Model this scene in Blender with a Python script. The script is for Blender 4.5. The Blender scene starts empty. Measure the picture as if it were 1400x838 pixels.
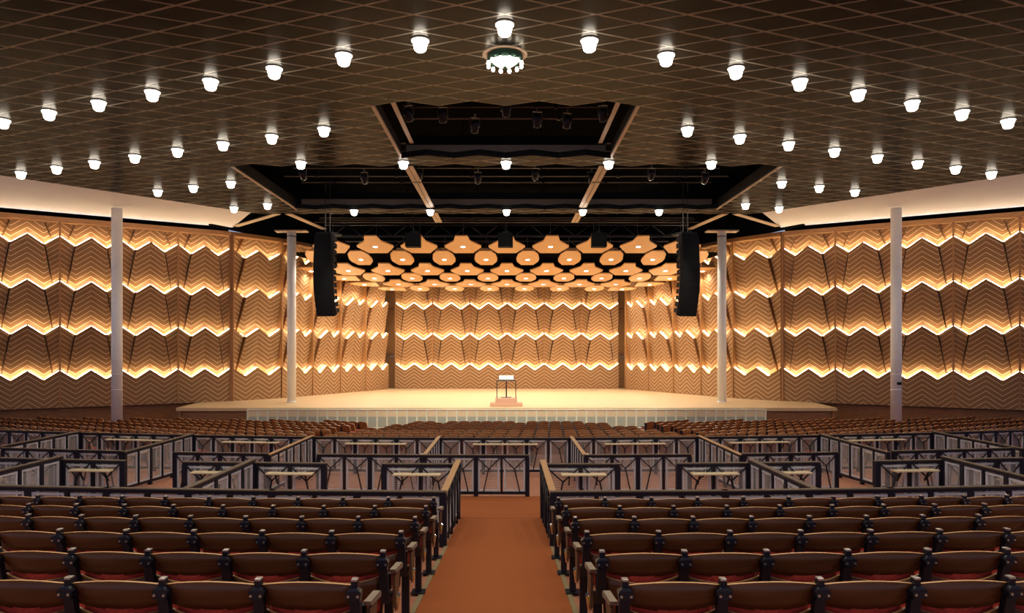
import bpy, bmesh, math, random
from mathutils import Vector, Matrix
random.seed(7)
scene = bpy.context.scene
COL = scene.collection
PI = math.pi
EYE = 1.70
AX = -0.07          # the hall's axis, in metres from the camera's axis
K = 1.17
CEIL = EYE + 5.9*K  # 8.603
STAGE = EYE - 2.57*K
PBASE = EYE - 2.6*K
ORD = ['zeroth','first','second','third','fourth','fifth','sixth','seventh','eighth','ninth','tenth','eleventh','twelfth','thirteenth','fourteenth','fifteenth','sixteenth','seventeenth','eighteenth','nineteenth','twentieth','twenty-first','twenty-second','twenty-third','twenty-fourth','twenty-fifth','twenty-sixth','twenty-seventh','twenty-eighth','twenty-ninth','thirtieth']
ORD += ['%d%s' % (i, {1:'st',2:'nd',3:'rd'}.get(i % 10, 'th')) for i in range(31, 90)]

# ------------------------------------------------------------------ materials
def mat(name, col, rough=0.5, metal=0.0, spec=None, build=None):
    m = bpy.data.materials.new(name); m.use_nodes = True
    nt = m.node_tree; b = nt.nodes['Principled BSDF']
    b.inputs['Base Color'].default_value = (*col, 1)
    b.inputs['Roughness'].default_value = rough
    b.inputs['Metallic'].default_value = metal
    if spec is not None: b.inputs['Specular IOR Level'].default_value = spec
    if build: build(nt, b)
    return m
def N(nt, t, **kw):
    n = nt.nodes.new(t)
    for k, v in kw.items(): setattr(n, k, v)
    return n
def M_(nt, op, a, b=None, c=None):
    n = nt.nodes.new('ShaderNodeMath'); n.operation = op
    for i, v in enumerate((a, b, c)):
        if v is None: continue
        if isinstance(v, (int, float)): n.inputs[i].default_value = v
        else: nt.links.new(v, n.inputs[i])
    return n.outputs[0]
def mix(nt, f, a, b):
    n = nt.nodes.new('ShaderNodeMix'); n.data_type = 'RGBA'
    if isinstance(f, (int, float)): n.inputs[0].default_value = f
    else: nt.links.new(f, n.inputs[0])
    for i, v in ((6, a), (7, b)):
        if isinstance(v, tuple): n.inputs[i].default_value = (*v, 1)
        else: nt.links.new(v, n.inputs[i])
    return n.outputs[2]
def noise(nt, scale, stretch=(1,1,1), detail=3, coord='Object'):
    tc = N(nt, 'ShaderNodeTexCoord'); mp = N(nt, 'ShaderNodeMapping')
    mp.inputs['Scale'].default_value = stretch
    nt.links.new(tc.outputs[coord], mp.inputs[0])
    n = N(nt, 'ShaderNodeTexNoise'); n.inputs['Scale'].default_value = scale; n.inputs['Detail'].default_value = detail
    nt.links.new(mp.outputs[0], n.inputs['Vector'])
    return n.outputs['Fac']
def mottled(c1, c2, scale, stretch=(1,1,1), bump=0.0, lo=.35, hi=.65):
    def f(nt, b):
        fac = noise(nt, scale, stretch)
        mr = N(nt, 'ShaderNodeMapRange'); mr.inputs[1].default_value = lo; mr.inputs[2].default_value = hi
        nt.links.new(fac, mr.inputs[0])
        nt.links.new(mix(nt, mr.outputs[0], c1, c2), b.inputs['Base Color'])
        if bump:
            bp = N(nt, 'ShaderNodeBump'); bp.inputs['Strength'].default_value = bump; bp.inputs['Distance'].default_value = .01
            nt.links.new(fac, bp.inputs['Height']); nt.links.new(bp.outputs[0], b.inputs['Normal'])
    return f
def emit(name, col, strength):
    m = bpy.data.materials.new(name); m.use_nodes = True
    nt = m.node_tree; nt.nodes.clear()
    e = N(nt, 'ShaderNodeEmission'); e.inputs[0].default_value = (*col, 1); e.inputs[1].default_value = strength
    o = N(nt, 'ShaderNodeOutputMaterial'); nt.links.new(e.outputs[0], o.inputs[0])
    return m

PW = 2.43*K      # width of a wall panel
PS = 2.0*K       # height of a tier
AMP = 0.427*K    # depth of the zigzag
def chevron(nt, b):
    uv = N(nt, 'ShaderNodeUVMap'); sep = N(nt, 'ShaderNodeSeparateXYZ')
    nt.links.new(uv.outputs[0], sep.inputs[0])
    u, v = sep.outputs[0], sep.outputs[1]
    pp = M_(nt, 'PINGPONG', u, 0.25)
    q = M_(nt, 'ADD', v, M_(nt, 'MULTIPLY', pp, AMP*4))
    fr = M_(nt, 'FRACT', M_(nt, 'DIVIDE', q, 0.262))
    line = M_(nt, 'LESS_THAN', M_(nt, 'ABSOLUTE', M_(nt, 'SUBTRACT', fr, 0.5)), 0.055)
    grain = noise(nt, 3.0, (1, 1, 14), 4)
    base = mix(nt, grain, (.25, .122, .046), (.33, .166, .063))
    nt.links.new(mix(nt, line, base, (.88, .67, .44)), b.inputs['Base Color'])
    bp = N(nt, 'ShaderNodeBump'); bp.inputs['Strength'].default_value = .5; bp.inputs['Distance'].default_value = .02
    nt.links.new(line, bp.inputs['Height']); nt.links.new(bp.outputs[0], b.inputs['Normal'])

def carpet(nt, b):
    f1 = noise(nt, 160, (1,1,1), 2); f2 = noise(nt, 1.2, (1,1,1), 3)
    c = mix(nt, f1, (.20, .052, .016), (.43, .135, .045))
    c = mix(nt, M_(nt, 'MULTIPLY', f2, .5), c, (.27, .075, .022))
    nt.links.new(c, b.inputs['Base Color'])
    bp = N(nt, 'ShaderNodeBump'); bp.inputs['Strength'].default_value = .5; bp.inputs['Distance'].default_value = .006
    nt.links.new(f1, bp.inputs['Height']); nt.links.new(bp.outputs[0], b.inputs['Normal'])
def planks(nt, b):
    tc = N(nt, 'ShaderNodeTexCoord')
    br = N(nt, 'ShaderNodeTexBrick'); br.inputs['Scale'].default_value = 1.0
    br.inputs['Brick Width'].default_value = 2.4; br.inputs['Row Height'].default_value = .16
    br.inputs['Mortar Size'].default_value = .004
    br.inputs['Color1'].default_value = (.60, .42, .235, 1); br.inputs['Color2'].default_value = (.66, .475, .27, 1)
    br.inputs['Mortar'].default_value = (.40, .26, .13, 1)
    nt.links.new(tc.outputs['Object'], br.inputs['Vector'])
    g = noise(nt, 4, (1, 10, 1), 4)
    nt.links.new(mix(nt, M_(nt, 'MULTIPLY', g, .35), br.outputs['Color'], (.52, .35, .18)), b.inputs['Base Color'])
def seethrough(name, col, opac, rough=.5):
    m = bpy.data.materials.new(name); m.use_nodes = True
    nt = m.node_tree; b = nt.nodes['Principled BSDF']
    b.inputs['Base Color'].default_value = (*col, 1); b.inputs['Roughness'].default_value = rough
    t = N(nt, 'ShaderNodeBsdfTransparent'); mx = N(nt, 'ShaderNodeMixShader')
    tc = N(nt, 'ShaderNodeTexCoord'); sep = N(nt, 'ShaderNodeSeparateXYZ'); nt.links.new(tc.outputs['Object'], sep.inputs[0])
    fr = M_(nt, 'FRACT', M_(nt, 'MULTIPLY', sep.outputs[2], 24.0))
    w = M_(nt, 'LESS_THAN', fr, .3)
    nt.links.new(M_(nt, 'ADD', M_(nt, 'MULTIPLY', w, .16), opac), mx.inputs[0])
    o = nt.nodes['Material Output']
    nt.links.new(t.outputs[0], mx.inputs[1]); nt.links.new(b.outputs[0], mx.inputs[2]); nt.links.new(mx.outputs[0], o.inputs[0])
    return m
def satin(name, c1, c2, scale, share, rough):
    m = bpy.data.materials.new(name); m.use_nodes = True
    nt = m.node_tree; nt.nodes.clear()
    d = N(nt, 'ShaderNodeBsdfDiffuse'); g = N(nt, 'ShaderNodeBsdfGlossy'); x = N(nt, 'ShaderNodeMixShader'); o = N(nt, 'ShaderNodeOutputMaterial')
    g.inputs['Roughness'].default_value = rough; g.inputs['Color'].default_value = (.9, .84, .76, 1)
    nt.links.new(mix(nt, noise(nt, scale), c1, c2), d.inputs['Color'])
    x.inputs[0].default_value = share
    nt.links.new(d.outputs[0], x.inputs[1]); nt.links.new(g.outputs[0], x.inputs[2]); nt.links.new(x.outputs[0], o.inputs[0])
    return m
def perforated(nt, b):
    f = noise(nt, 1.1, (1, 1, 1), 3)
    c = mix(nt, f, (.020, .0145, .010), (.034, .025, .0175))
    nt.links.new(c, b.inputs['Base Color'])

MAT = dict(
    panel=mat('chevron_wood', (.4,.2,.08), .45, build=chevron),
    wood=mat('warm_wood', (.36,.18,.07), .45, build=mottled((.33,.16,.06), (.42,.215,.085), 2.5, (1,1,12))),
    ledge=mat('wood_edge', (.62,.38,.19), .5),
    plinth=mat('plinth_wood_and_fold_shade', (.25,.11,.04), .45, build=mottled((.20,.085,.03), (.30,.135,.05), 2, (1,1,9))),  # also used on the panel cheeks as painted shade in the folds
    stage=mat('stage_boards', (.6,.4,.22), .38, build=planks),
    carpet=mat('rust_carpet', (.3,.09,.03), .95, spec=.1, build=carpet),
    concrete=mat('terracotta_floor', (.40,.16,.09), .8, build=mottled((.36,.135,.07), (.44,.18,.10), 9)),
    strip=mat('olive_edging', (.26,.20,.10), .5),
    black=mat('black_paint', (.010,.010,.011), .6, spec=.15),
    void=mat('rigging_black', (.006,.0055,.005), 1.0, spec=0.0),
    iron=mat('black_cast_iron', (.010,.010,.018), .38, spec=.32),
    railcap=mat('dark_brown_rail_cap', (.10,.068,.045), .5, spec=.25),
    navy=mat('dark_painted_steel', (.014,.012,.022), .5, spec=.2),
    tan=mat('tan_painted_steel', (.50,.36,.24), .5),
    bronze=satin('bronze_grid', (.26,.235,.19), (.32,.29,.235), 2, .10, .30),
    tile=satin('dark_perforated_tile', (.0085,.0074,.0064), (.018,.0150,.0125), 1.1, .050, .24),
    soffit=mat('white_plaster', (.80,.79,.82), .8, build=mottled((.79,.78,.81), (.82,.81,.84), .6)),
    column=mat('white_column_paint', (.92,.92,.92), .45, build=mottled((.90,.90,.90), (.94,.94,.94), 6, (1,1,3), .25)),
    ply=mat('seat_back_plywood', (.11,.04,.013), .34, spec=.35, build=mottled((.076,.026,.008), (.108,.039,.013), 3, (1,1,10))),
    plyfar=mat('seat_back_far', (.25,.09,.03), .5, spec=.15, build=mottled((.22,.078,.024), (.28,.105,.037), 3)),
    plyedge=mat('light_ply_edge', (.66,.36,.15), .4),
    red=mat('red_upholstery', (.36,.035,.022), .8, spec=.2, build=mottled((.30,.027,.018), (.42,.048,.03), 40)),
    chrome=mat('chrome', (.8,.8,.8), .15, 1.0),
    steel=mat('worn_cap_metal', (.55,.52,.48), .3, .9),
    armside=mat('end_panel_wood', (.12,.06,.03), .5),
    arm=mat('tan_arm_pad', (.24,.19,.135), .5, build=mottled((.21,.165,.115), (.27,.215,.155), 8, (1,10,1))),
    handrail=mat('oak_handrail', (.42,.23,.10), .45),
    frame=mat('grey_mesh_frame', (.60,.60,.65), .5),
    mesh=seethrough('woven_metal_mesh', (.50,.47,.46), .20),
    shelf=mat('pale_ash_shelf', (.80,.66,.42), .4),
    cable=mat('steel_pipe', (.16,.14,.125), .4, .4),
    speaker=mat('speaker_grille', (.006,.006,.007), .7, spec=.1, build=mottled((.004,.004,.005), (.008,.008,.009), 60)),
    reflector=mat('pale_maple_reflector', (.62,.35,.135), .45, build=mottled((.58,.325,.12), (.66,.38,.155), 1.5, (1,8,1))),
    apronpost=mat('pale_green_frame', (.78,.78,.60), .4),
    apronhi=mat('apron_upper_panel', (.80,.66,.42), .3),
    apronlo=mat('apron_lower_panel', (.43,.47,.39), .3),
    green=mat('green_patina_metal', (.015,.060,.035), .35, .3),
    gold=mat('ochre_plate', (.55,.36,.08), .4),
    paper=mat('white_paper', (.9,.88,.85), .7),
    pink=mat('podium_carpeted_wood', (.62,.36,.24), .7),
    door=mat('stage_door_wood', (.40,.19,.05), .4, build=mottled((.36,.165,.045), (.44,.21,.06), 2, (8,8,1))),
    glow=emit('cove_light', (1.0, .80, .50), 29.0),
    white=emit('soffit_light', (1.0, .96, .97), 9.0),
    disc=emit('stage_downlight', (1.0, .86, .62), 14.0),
    lamp=emit('globe_lamp', (1.0, .93, .82), 14.0),
    bulb=emit('pendant_bulb', (1.0, .90, .74), 20.0),
    bowl=emit('chandelier_bowl', (1.0, .95, .82), 3.0),
)

# ------------------------------------------------------------------ helpers
class B:
    """collects shapes for one mesh"""
    def __init__(s): s.bm = bmesh.new(); s.uv = None
    def face(s, pts, mi=0, uvs=None):
        vs = [s.bm.verts.new(p) for p in pts]
        f = s.bm.faces.new(vs); f.material_index = mi
        if uvs:
            if s.uv is None: s.uv = s.bm.loops.layers.uv.new('UVMap')
            for l, t in zip(f.loops, uvs): l[s.uv].uv = t
        return f
    def box(s, x0, x1, y0, y1, z0, z1, mi=0, bevel=0, mtx=None):
        r = bmesh.ops.create_cube(s.bm, size=1)
        vs = r['verts']
        for v in vs:
            v.co = Vector((x0+(v.co.x+.5)*(x1-x0), y0+(v.co.y+.5)*(y1-y0), z0+(v.co.z+.5)*(z1-z0)))
        fs = {f for v in vs for f in v.link_faces}
        for f in fs: f.material_index = mi
        if bevel:
            es = {e for v in vs for e in v.link_edges}
            r2 = bmesh.ops.bevel(s.bm, geom=list(es), offset=bevel, segments=2, affect='EDGES', profile=.5)
            for f in r2['faces']: f.material_index = mi
            vs = list({v for f in r2['faces'] for v in f.verts} | {v for v in vs if v.is_valid})
        if mtx is not None:
            for v in vs: v.co = mtx @ v.co
        return s
    def tube(s, a, b, r, n=8, mi=0, r2=None):
        a = Vector(a); b = Vector(b); d = b-a
        q = d.to_track_quat('Z', 'Y').to_matrix().to_4x4()
        res = bmesh.ops.create_cone(s.bm, cap_ends=True, cap_tris=False, segments=n, radius1=r, radius2=r if r2 is None else r2, depth=d.length)
        mtx = Matrix.Translation((a+b)/2) @ q
        for v in res['verts']: v.co = mtx @ v.co
        for f in {f for v in res['verts'] for f in v.link_faces}: f.material_index = mi
        return s
    def bar(s, a, b, w, h, mi=0):
        """square bar from a to b; w across (horizontal), h upward"""
        a = Vector(a); b = Vector(b); d = (b-a).normalized()
        side = d.cross(Vector((0,0,1)))
        if side.length < 1e-4: side = Vector((1,0,0))
        side.normalize(); up = side.cross(d).normalized()
        P = [p + side*sx*w/2 + up*sz*h/2 for p in (a, b) for sx, sz in ((-1,-1),(1,-1),(1,1),(-1,1))]
        vs = [s.bm.verts.new(p) for p in P]
        for q in ((3,2,1,0),(4,5,6,7),(0,1,5,4),(1,2,6,5),(2,3,7,6),(3,0,4,7)):
            f = s.bm.faces.new([vs[i] for i in q]); f.material_index = mi
        return s
    def prism(s, pts, vec, mi=0):
        vec = Vector(vec)
        lo = [s.bm.verts.new(p) for p in pts]; hi = [s.bm.verts.new(Vector(p)+vec) for p in pts]
        n = len(pts); fs = [s.bm.faces.new(lo), s.bm.faces.new(hi[::-1])]
        for i in range(n): fs.append(s.bm.faces.new((lo[i], hi[i], hi[(i+1)%n], lo[(i+1)%n])))
        for f in fs: f.material_index = mi
        return s
    def lathe(s, prof, n=20, c=(0,0,0), mi=0, cap=True):
        rings = []
        for r, z in prof:
            rings.append([s.bm.verts.new((c[0]+r*math.cos(2*PI*i/n), c[1]+r*math.sin(2*PI*i/n), c[2]+z)) for i in range(n)])
        for a, b in zip(rings, rings[1:]):
            for i in range(n):
                f = s.bm.faces.new((a[i], a[(i+1)%n], b[(i+1)%n], b[i])); f.material_index = mi; f.smooth = True
        if cap:
            for rg in (rings[0][::-1], rings[-1]):
                f = s.bm.faces.new(rg); f.material_index = mi
        return s
    def build(s, name, mats, parent=None, loc=None, fix=True, smooth=False):
        if fix: bmesh.ops.recalc_face_normals(s.bm, faces=s.bm.faces)
        if smooth:
            for f in s.bm.faces: f.smooth = True
        me = bpy.data.meshes.new(name); s.bm.to_mesh(me); s.bm.free()
        for m in ([mats] if isinstance(mats, str) else mats): me.materials.append(MAT[m])
        o = bpy.data.objects.new(name, me); COL.objects.link(o)
        if parent is not None: o.parent = parent
        if loc is not None: o.location = loc
        return o
def tag(o, label=None, cat=None, group=None, kind=None):
    if label: o['label'] = label
    if cat: o['category'] = cat
    if group: o['group'] = group
    if kind: o['kind'] = kind
    return o
def thing(name, label, cat, loc=(0,0,0), rz=0, group=None):
    o = bpy.data.objects.new(name, None); COL.objects.link(o)
    o.location = loc; o.rotation_euler = (0, 0, rz); o.empty_display_size = .1
    return tag(o, label, cat, group)
def copy_tree(o, parent=None):
    c = o.copy(); COL.objects.link(c)
    if parent is not None: c.parent = parent
    for ch in list(o.children): copy_tree(ch, c)
    return c
def spotlight(name, parent, loc, power, col, deg, radius):
    l = bpy.data.lights.new(name, 'SPOT'); l.energy = power; l.color = col
    l.spot_size = math.radians(deg); l.spot_blend = .6; l.shadow_soft_size = radius
    o = bpy.data.objects.new(name, l); COL.objects.link(o); o.parent = parent; o.location = loc
    return o
def lerp(a, b, t): return a+(b-a)*t

FZ = [(-8,.82),(0,0),(15.5,-1.589),(17,-1.73),(21,-1.87),(26,-2.2),(36,-2.6),(80,-2.6)]
def fz(x, y):
    for (y0, z0), (y1, z1) in zip(FZ, FZ[1:]):
        if y <= y1: z = lerp(z0, z1, (y-y0)/(y1-y0)); break
    else: z = -2.6
    z += .012*max(0, abs(x-AX)-8)*min(1, max(0, (y-22)/4))
    return z

# ------------------------------------------------------------------ setting: floor
b = B()
xs = [-34+2*i for i in range(35)]; ys = [-8,0,4,8,12,15.5,17,19,21,22,23,24,26,28,30,33,36,40,46]
g = [[b.bm.verts.new((x, y, fz(x, y))) for x in xs] for y in ys]
for j in range(len(ys)-1):
    for i in range(len(xs)-1): b.bm.faces.new((g[j][i], g[j][i+1], g[j+1][i+1], g[j+1][i]))
tag(b.build('floor', 'concrete'), kind='structure')
def floor_strip(name, poly_l, poly_r, m, lift):
    """a thin covering between two lines of points"""
    b = B()
    L = [(x, y, fz(x, y)+lift) for x, y in poly_l]; R = [(x, y, fz(x, y)+lift) for x, y in poly_r]
    for i in range(len(L)-1):
        b.face((L[i], R[i], R[i+1], L[i+1]))
        b.face(((L[i][0],L[i][1],L[i][2]-lift-.01), L[i], L[i+1], (L[i+1][0],L[i+1][1],L[i+1][2]-lift-.01)))
        b.face(((R[i][0],R[i][1],R[i][2]-lift-.01), R[i], R[i+1], (R[i+1][0],R[i+1][1],R[i+1][2]-lift-.01)))
    return tag(b.build(name, m), kind='structure')
ya = [-6, 0, 4, 8, 10, 12, 13.2]
floor_strip('floor_aisle', [(-.86, y) for y in ya], [(.61, y) for y in ya], 'carpet', .012)
def yc(y0, x): return y0+.008*x*x
xcs = [-20, -14, -10, -7, -4, -2, 0, 2, 4, 7, 10, 14, 20]
b = B()
for x0, x1 in zip(xcs, xcs[1:]):
    q = []
    for (x, y0) in ((x0,13.2),(x1,13.2),(x1,17.05),(x0,17.05)):
        y = yc(y0, x); q.append((x, y, fz(x, y)+.014))
    qm = []
    for (x, y0) in ((x0,15.1),(x1,15.1)):
        y = yc(y0, x); qm.append((x, y, fz(x, y)+.014))
    b.face((q[0], q[1], qm[1], qm[0])); b.face((qm[0], qm[1], q[2], q[3]))
tag(b.build('floor_cross_aisle', 'carpet'), kind='structure')
for sx, xe in ((-1, -.86), (1, .61)):
    floor_strip('trim_aisle_left' if sx < 0 else 'trim_aisle_right', [(xe-.025, y) for y in ya[:-2]+[10.2]], [(xe+.025, y) for y in ya[:-2]+[10.2]], 'strip', .02)

# ------------------------------------------------------------------ setting: walls
def W(x, y): return Vector((AX+x*K, y*K))
P0 = (13.97, 36.83); P1 = (12.25, 38.97); P2 = (8.03, 47.73)
DIRL = (.838, -.545)
PEND = (P0[0]+DIRL[0]*2.43*6, P0[1]+DIRL[1]*2.43*6)
def wall_slab(name, a, c, z0, z1, m, off=.06, th=.25):
    """slab whose face looking to the hall runs from a (left) to c (right), set back by off"""
    d = (c-a); L = d.length; rz = math.atan2(d.y, d.x)
    b = B(); b.box(0, L, off, off+th, z0, z1)
    o = b.build(name, m); o.location = (a.x, a.y, 0); o.rotation_euler = (0,0,rz)
    return tag(o, kind='structure')
TOP = CEIL + .0
for s, nm in ((-1, 'left'), (1, 'right')):
    pts = [W(s*PEND[0], PEND[1]), W(s*P0[0], P0[1]), W(s*P1[0], P1[1]), W(s*P2[0], P2[1])]
    segs = [('wall_%s' % nm, pts[0], pts[1]), ('wall_%s_corner' % nm, pts[1], pts[2]), ('wall_%s_stage' % nm, pts[2], pts[3])]
    for n_, a, c in segs:
        if s > 0: a, c = c, a
        wall_slab(n_, a, c, -2.8, TOP, 'wood')
    a, c = pts[0], pts[1]
    if s > 0: a, c = c, a
    d = (c-a).normalized(); nrm = Vector((d.y, -d.x))
    wall_slab('baseboard_%s' % nm, a+nrm*.12, c+nrm*.12, -2.75, PBASE-.06, 'plinth', 0, .2)
    # niche beside the rear wall of the stage
    xi, xo = AX+s*7.35*K, AX+s*8.05*K
    b = B(); b.box(min(xi,xo)-.5, max(xi,xo)+.5, 57.9, 58.1, STAGE, TOP+1)
    tag(b.build('wall_%s_niche' % nm, 'door'), kind='structure')
    b = B(); b.box(min(xi,xo)-.06, max(xi,xo)+.25, 57.55, 57.9, STAGE+2.73, STAGE+6.2)
    b.box(min(xi,xo)-.06, max(xi,xo)+.25, 57.50, 57.9, STAGE+6.28, TOP)
    tag(b.build('wall_%s_niche_header' % nm, 'door'), kind='structure')
    dr = thing('door_%d' % (1 if s < 0 else 2), None, None, (AX+s*(7.35+.40)*K, 57.9, STAGE)); dr['kind'] = 'structure'
    b = B(); b.box(-.42, .42, -.06, 0, .02, 2.06); b.build('door_leaf', 'door', dr)
    b = B(); b.box(-.42, .42, -.06, 0, 2.10, 2.72); b.build('transom', 'wood', dr)
    b = B(); b.box(-.47, -.43, -.09, 0, 0, 2.73); b.box(.43, .47, -.09, 0, 0, 2.73); b.build('door_frame', 'wood', dr)
    b = B(); b.box(-.16, .16, -.075, -.06, 2.42, 2.52); b.build('door_plate', 'steel', dr)
    b = B(); b.tube((-s*.36, -.10, 1.0), (-s*.36, -.06, 1.0), .03); b.tube((-s*.36, -.10, 1.0), (-s*.25, -.10, 1.0), .012); b.build('door_handle', 'steel', dr)
wall_slab('wall_rear', W(-7.35, 48.5), W(7.35, 48.5), STAGE, TOP+1, 'wood', .06, .9)

# stage floor
b = B()
fy = 32.3*K
sp = [Vector((AX-14.6*K, fy)), Vector((AX+14.6*K, fy)), W(P0[0]+1.1, P0[1]-.5), W(*P0), W(*P1), W(P2[0], P2[1]), Vector((AX+P2[0]*K, 58.2)), Vector((AX-P2[0]*K, 58.2)), W(-P2[0], P2[1]), W(-P1[0], P1[1]), W(-P0[0], P0[1]), W(-P0[0]-1.1, P0[1]-.5)]
b.prism([(p.x, p.y, STAGE-.16) for p in sp], (0,0,.16))
tag(b.build('floor_stage', 'stage'), kind='structure')
b = B()
for i in (11, 0, 1):
    a, c = sp[i], sp[(i+1) % 12]
    d = (c-a).normalized(); n_ = Vector((-d.y, d.x))*.12
    b.prism([(a.x+n_.x, a.y+n_.y, -2.8), (c.x+n_.x, c.y+n_.y, -2.8), (c.x+n_.x*2, c.y+n_.y*2, -2.8), (a.x+n_.x*2, a.y+n_.y*2, -2.8)], (0,0,2.8+STAGE-.16))
tag(b.build('wall_stage_front', 'plinth'), kind='structure')
# ------------------------------------------------------------------ setting: ceiling grid
HW = .805*K; HH = .345*K
def VY(j): return (13.23+.345*j)*K
def clip(poly, nx, ny, c):
    """keep nx*x+ny*y <= c"""
    out = []
    for i in range(len(poly)):
        p, q = poly[i], poly[(i+1) % len(poly)]
        dp, dq = nx*p[0]+ny*p[1]-c, nx*q[0]+ny*q[1]-c
        if dp <= 0: out.append(p)
        if dp*dq < 0:
            t = dp/(dp-dq); out.append((p[0]+(q[0]-p[0])*t, p[1]+(q[1]-p[1])*t))
    return out
E0, E1 = (17.1, 24.8), (11.0, 31.5)       # white soffit begins on this line (half plan)
en = (E1[1]-E0[1], -(E1[0]-E0[0])); el = math.hypot(*en); en = (-en[0]/el*-1, -en[1]/el*-1)
XA, XB = 4*HW, 11*HW
bars, tiles = B(), B()
def cell_present(i, j, side):
    """side: 'a' inside |x|<XA, 'b' XA..XB, 'c' beyond"""
    if j > 53: return False
    if side == 'c': return True
    if side == 'b': return j <= 29 or j >= 51
    return j <= 12 or 27 <= j <= 29 or j >= 51
INS = 1-.034/HH*1.05
for i in range(-36, 37):
    for j in range(-52, 54):
        if (i+j) % 2: continue
        cx, cy = i*HW, VY(j)
        for side in 'abc':
            for sg in (-1, 1):
                if not cell_present(i, j, side): continue
                done = None
                for k, (f, bb, z) in enumerate(((1.0, bars, CEIL+.004), (INS, tiles, CEIL))):
                    poly = [(cx-HW*f, cy), (cx, cy-HH*f), (cx+HW*f, cy), (cx, cy+HH*f)]
                    m_ = .022*k
                    pa, pb = cell_present(i, j, 'a'), cell_present(i, j, 'b')
                    lo, hi = {'a': (0, XA-m_*(not pb)), 'b': (XA+m_*(not pa), XB), 'c': (XB+m_*(not pb), 40)}[side]
                    poly = clip(poly, sg, 0, hi)
                    if poly: poly = clip(poly, -sg, 0, -lo)
                    for e in (-1, 1):
                        if poly: poly = clip(poly, e*en[0], en[1], (E0[0]*en[0]+E0[1]*en[1])*K)
                    if len(poly) >= 3:
                        a_ = sum(poly[q][0]*poly[(q+1)%len(poly)][1]-poly[(q+1)%len(poly)][0]*poly[q][1] for q in range(len(poly)))
                        if abs(a_) > 1e-4: bb.face([(AX+x, y, z) for x, y in poly])
for f in tiles.bm.faces: f.material_index = 1
# one mesh: bars lie a centimetre above the tiles
me_tmp = bpy.data.meshes.new('tmp'); tiles.bm.to_mesh(me_tmp); bars.bm.from_mesh(me_tmp); bpy.data.meshes.remove(me_tmp)
for f in bars.bm.faces:
    if f.normal.z == 0: f.normal_update()
    if f.normal.z > 0: f.normal_flip()
tag(bars.build('ceiling', ['bronze', 'tile'], fix=False), kind='structure')
# white soffits
for s, nm in ((-1, 'left'), (1, 'right')):
    b = B()
    ou = [((11.0,31.5),(11.15,31.75)), ((11.0,31.5),(13.75,36.7)), ((17.1,24.8),(21.9,31.5)), ((27.5,13.4),(29.5,26.6))]
    for (i0, o0), (i1, o1) in zip(ou[1:], ou[2:]):
        lo = [(AX+s*i0[0]*K, i0[1]*K, CEIL+.02), (AX+s*o0[0]*K, o0[1]*K, CEIL+.27), (AX+s*o1[0]*K, o1[1]*K, CEIL+.27), (AX+s*i1[0]*K, i1[1]*K, CEIL+.02)]
        b.prism(lo, (0,0,.12))
    tag(b.build('trim_soffit_%s' % nm, 'soffit'), kind='structure')
    b = B(); b.bar((AX+s*15.0*K, 27.1*K, CEIL+.016), (AX+s*17.0*K, 34.3*K, CEIL+.255), .03, .012)
    tag(b.build('trim_soffit_seam_%s' % nm, 'frame'), kind='structure')
# edge bars of the openings, fascias, dark roof above
def zig(j0, x0, x1):
    """zigzag through the lower vertices of cells row j0"""
    pts = []; i = math.ceil(x0/HW-1e-6)
    while i*HW <= x1+1e-6:
        par = (i+j0) % 2 == 0
        pts.append((AX+i*HW, VY(j0)-HH if par else VY(j0))); i += 1
    return pts
b = B()
for s in (-1, 1):
    b.box(AX+s*XA-.045, AX+s*XA+.045, VY(13), VY(26)+.1, CEIL-.012, CEIL+.07, 0)
    b.box(AX+s*XA-.045, AX+s*XA+.045, VY(13), VY(26)+.1, CEIL+.07, CEIL+.40, 1)
    b.box(AX+s*(XA-.46)-.07, AX+s*(XA-.46)+.07, VY(13)+.3, VY(26)-.3, CEIL+.34, CEIL+.37, 0)
    b.box(AX+s*XB-.045, AX+s*XB+.045, VY(30), VY(51), CEIL-.012, CEIL+.045, 0)
    b.box(AX+s*XB-.045, AX+s*XB+.045, VY(30), VY(51), CEIL+.045, CEIL+.5, 1)
for j0, x0, x1 in ((27, -XA, XA), (51, -XB, XB)):
    z = zig(j0, x0, x1)
    for p, q in zip(z, z[1:]):
        b.face(((p[0],p[1]+.02,CEIL), (q[0],q[1]+.02,CEIL), (q[0],q[1]+.02,CEIL+.22), (p[0],p[1]+.02,CEIL+.22)), 1)
    yb = VY(j0)+.5
    b.box(AX+x0+.1, AX+x1-.1, yb, yb+.05, CEIL+.22, CEIL+.62, 0)
    b.box(AX+x0+.1, AX+x1-.1, yb-.15, yb+.1, CEIL+.62, CEIL+.92, 1)
tag(b.build('trim_ceiling_openings', ['tan', 'black']), kind='structure')
b = B(); b.box(-34, 34, -7, 62, 13.2, 13.4)
for s in (-1, 1):
    b.box(AX+s*17-.1, AX+s*17+.1, 18, 36, CEIL+.2, 13.2)
    b.bar((AX+s*14.4*K, 35.5*K, 11.0), (AX+s*9*K, 50*K, 11.0), .2, 4.5)
    b.bar((AX+s*14.2*K, 37.3*K, 10.85), (AX+s*28*K, 28.8*K, 10.85), .2, 4.8)
b.box(-12, 12, 60.0, 60.2, STAGE, 13.2); b.box(-34, 34, -7, -6.8, CEIL+.1, 13.2)
tag(b.build('roof', 'void'), kind='structure')

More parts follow.
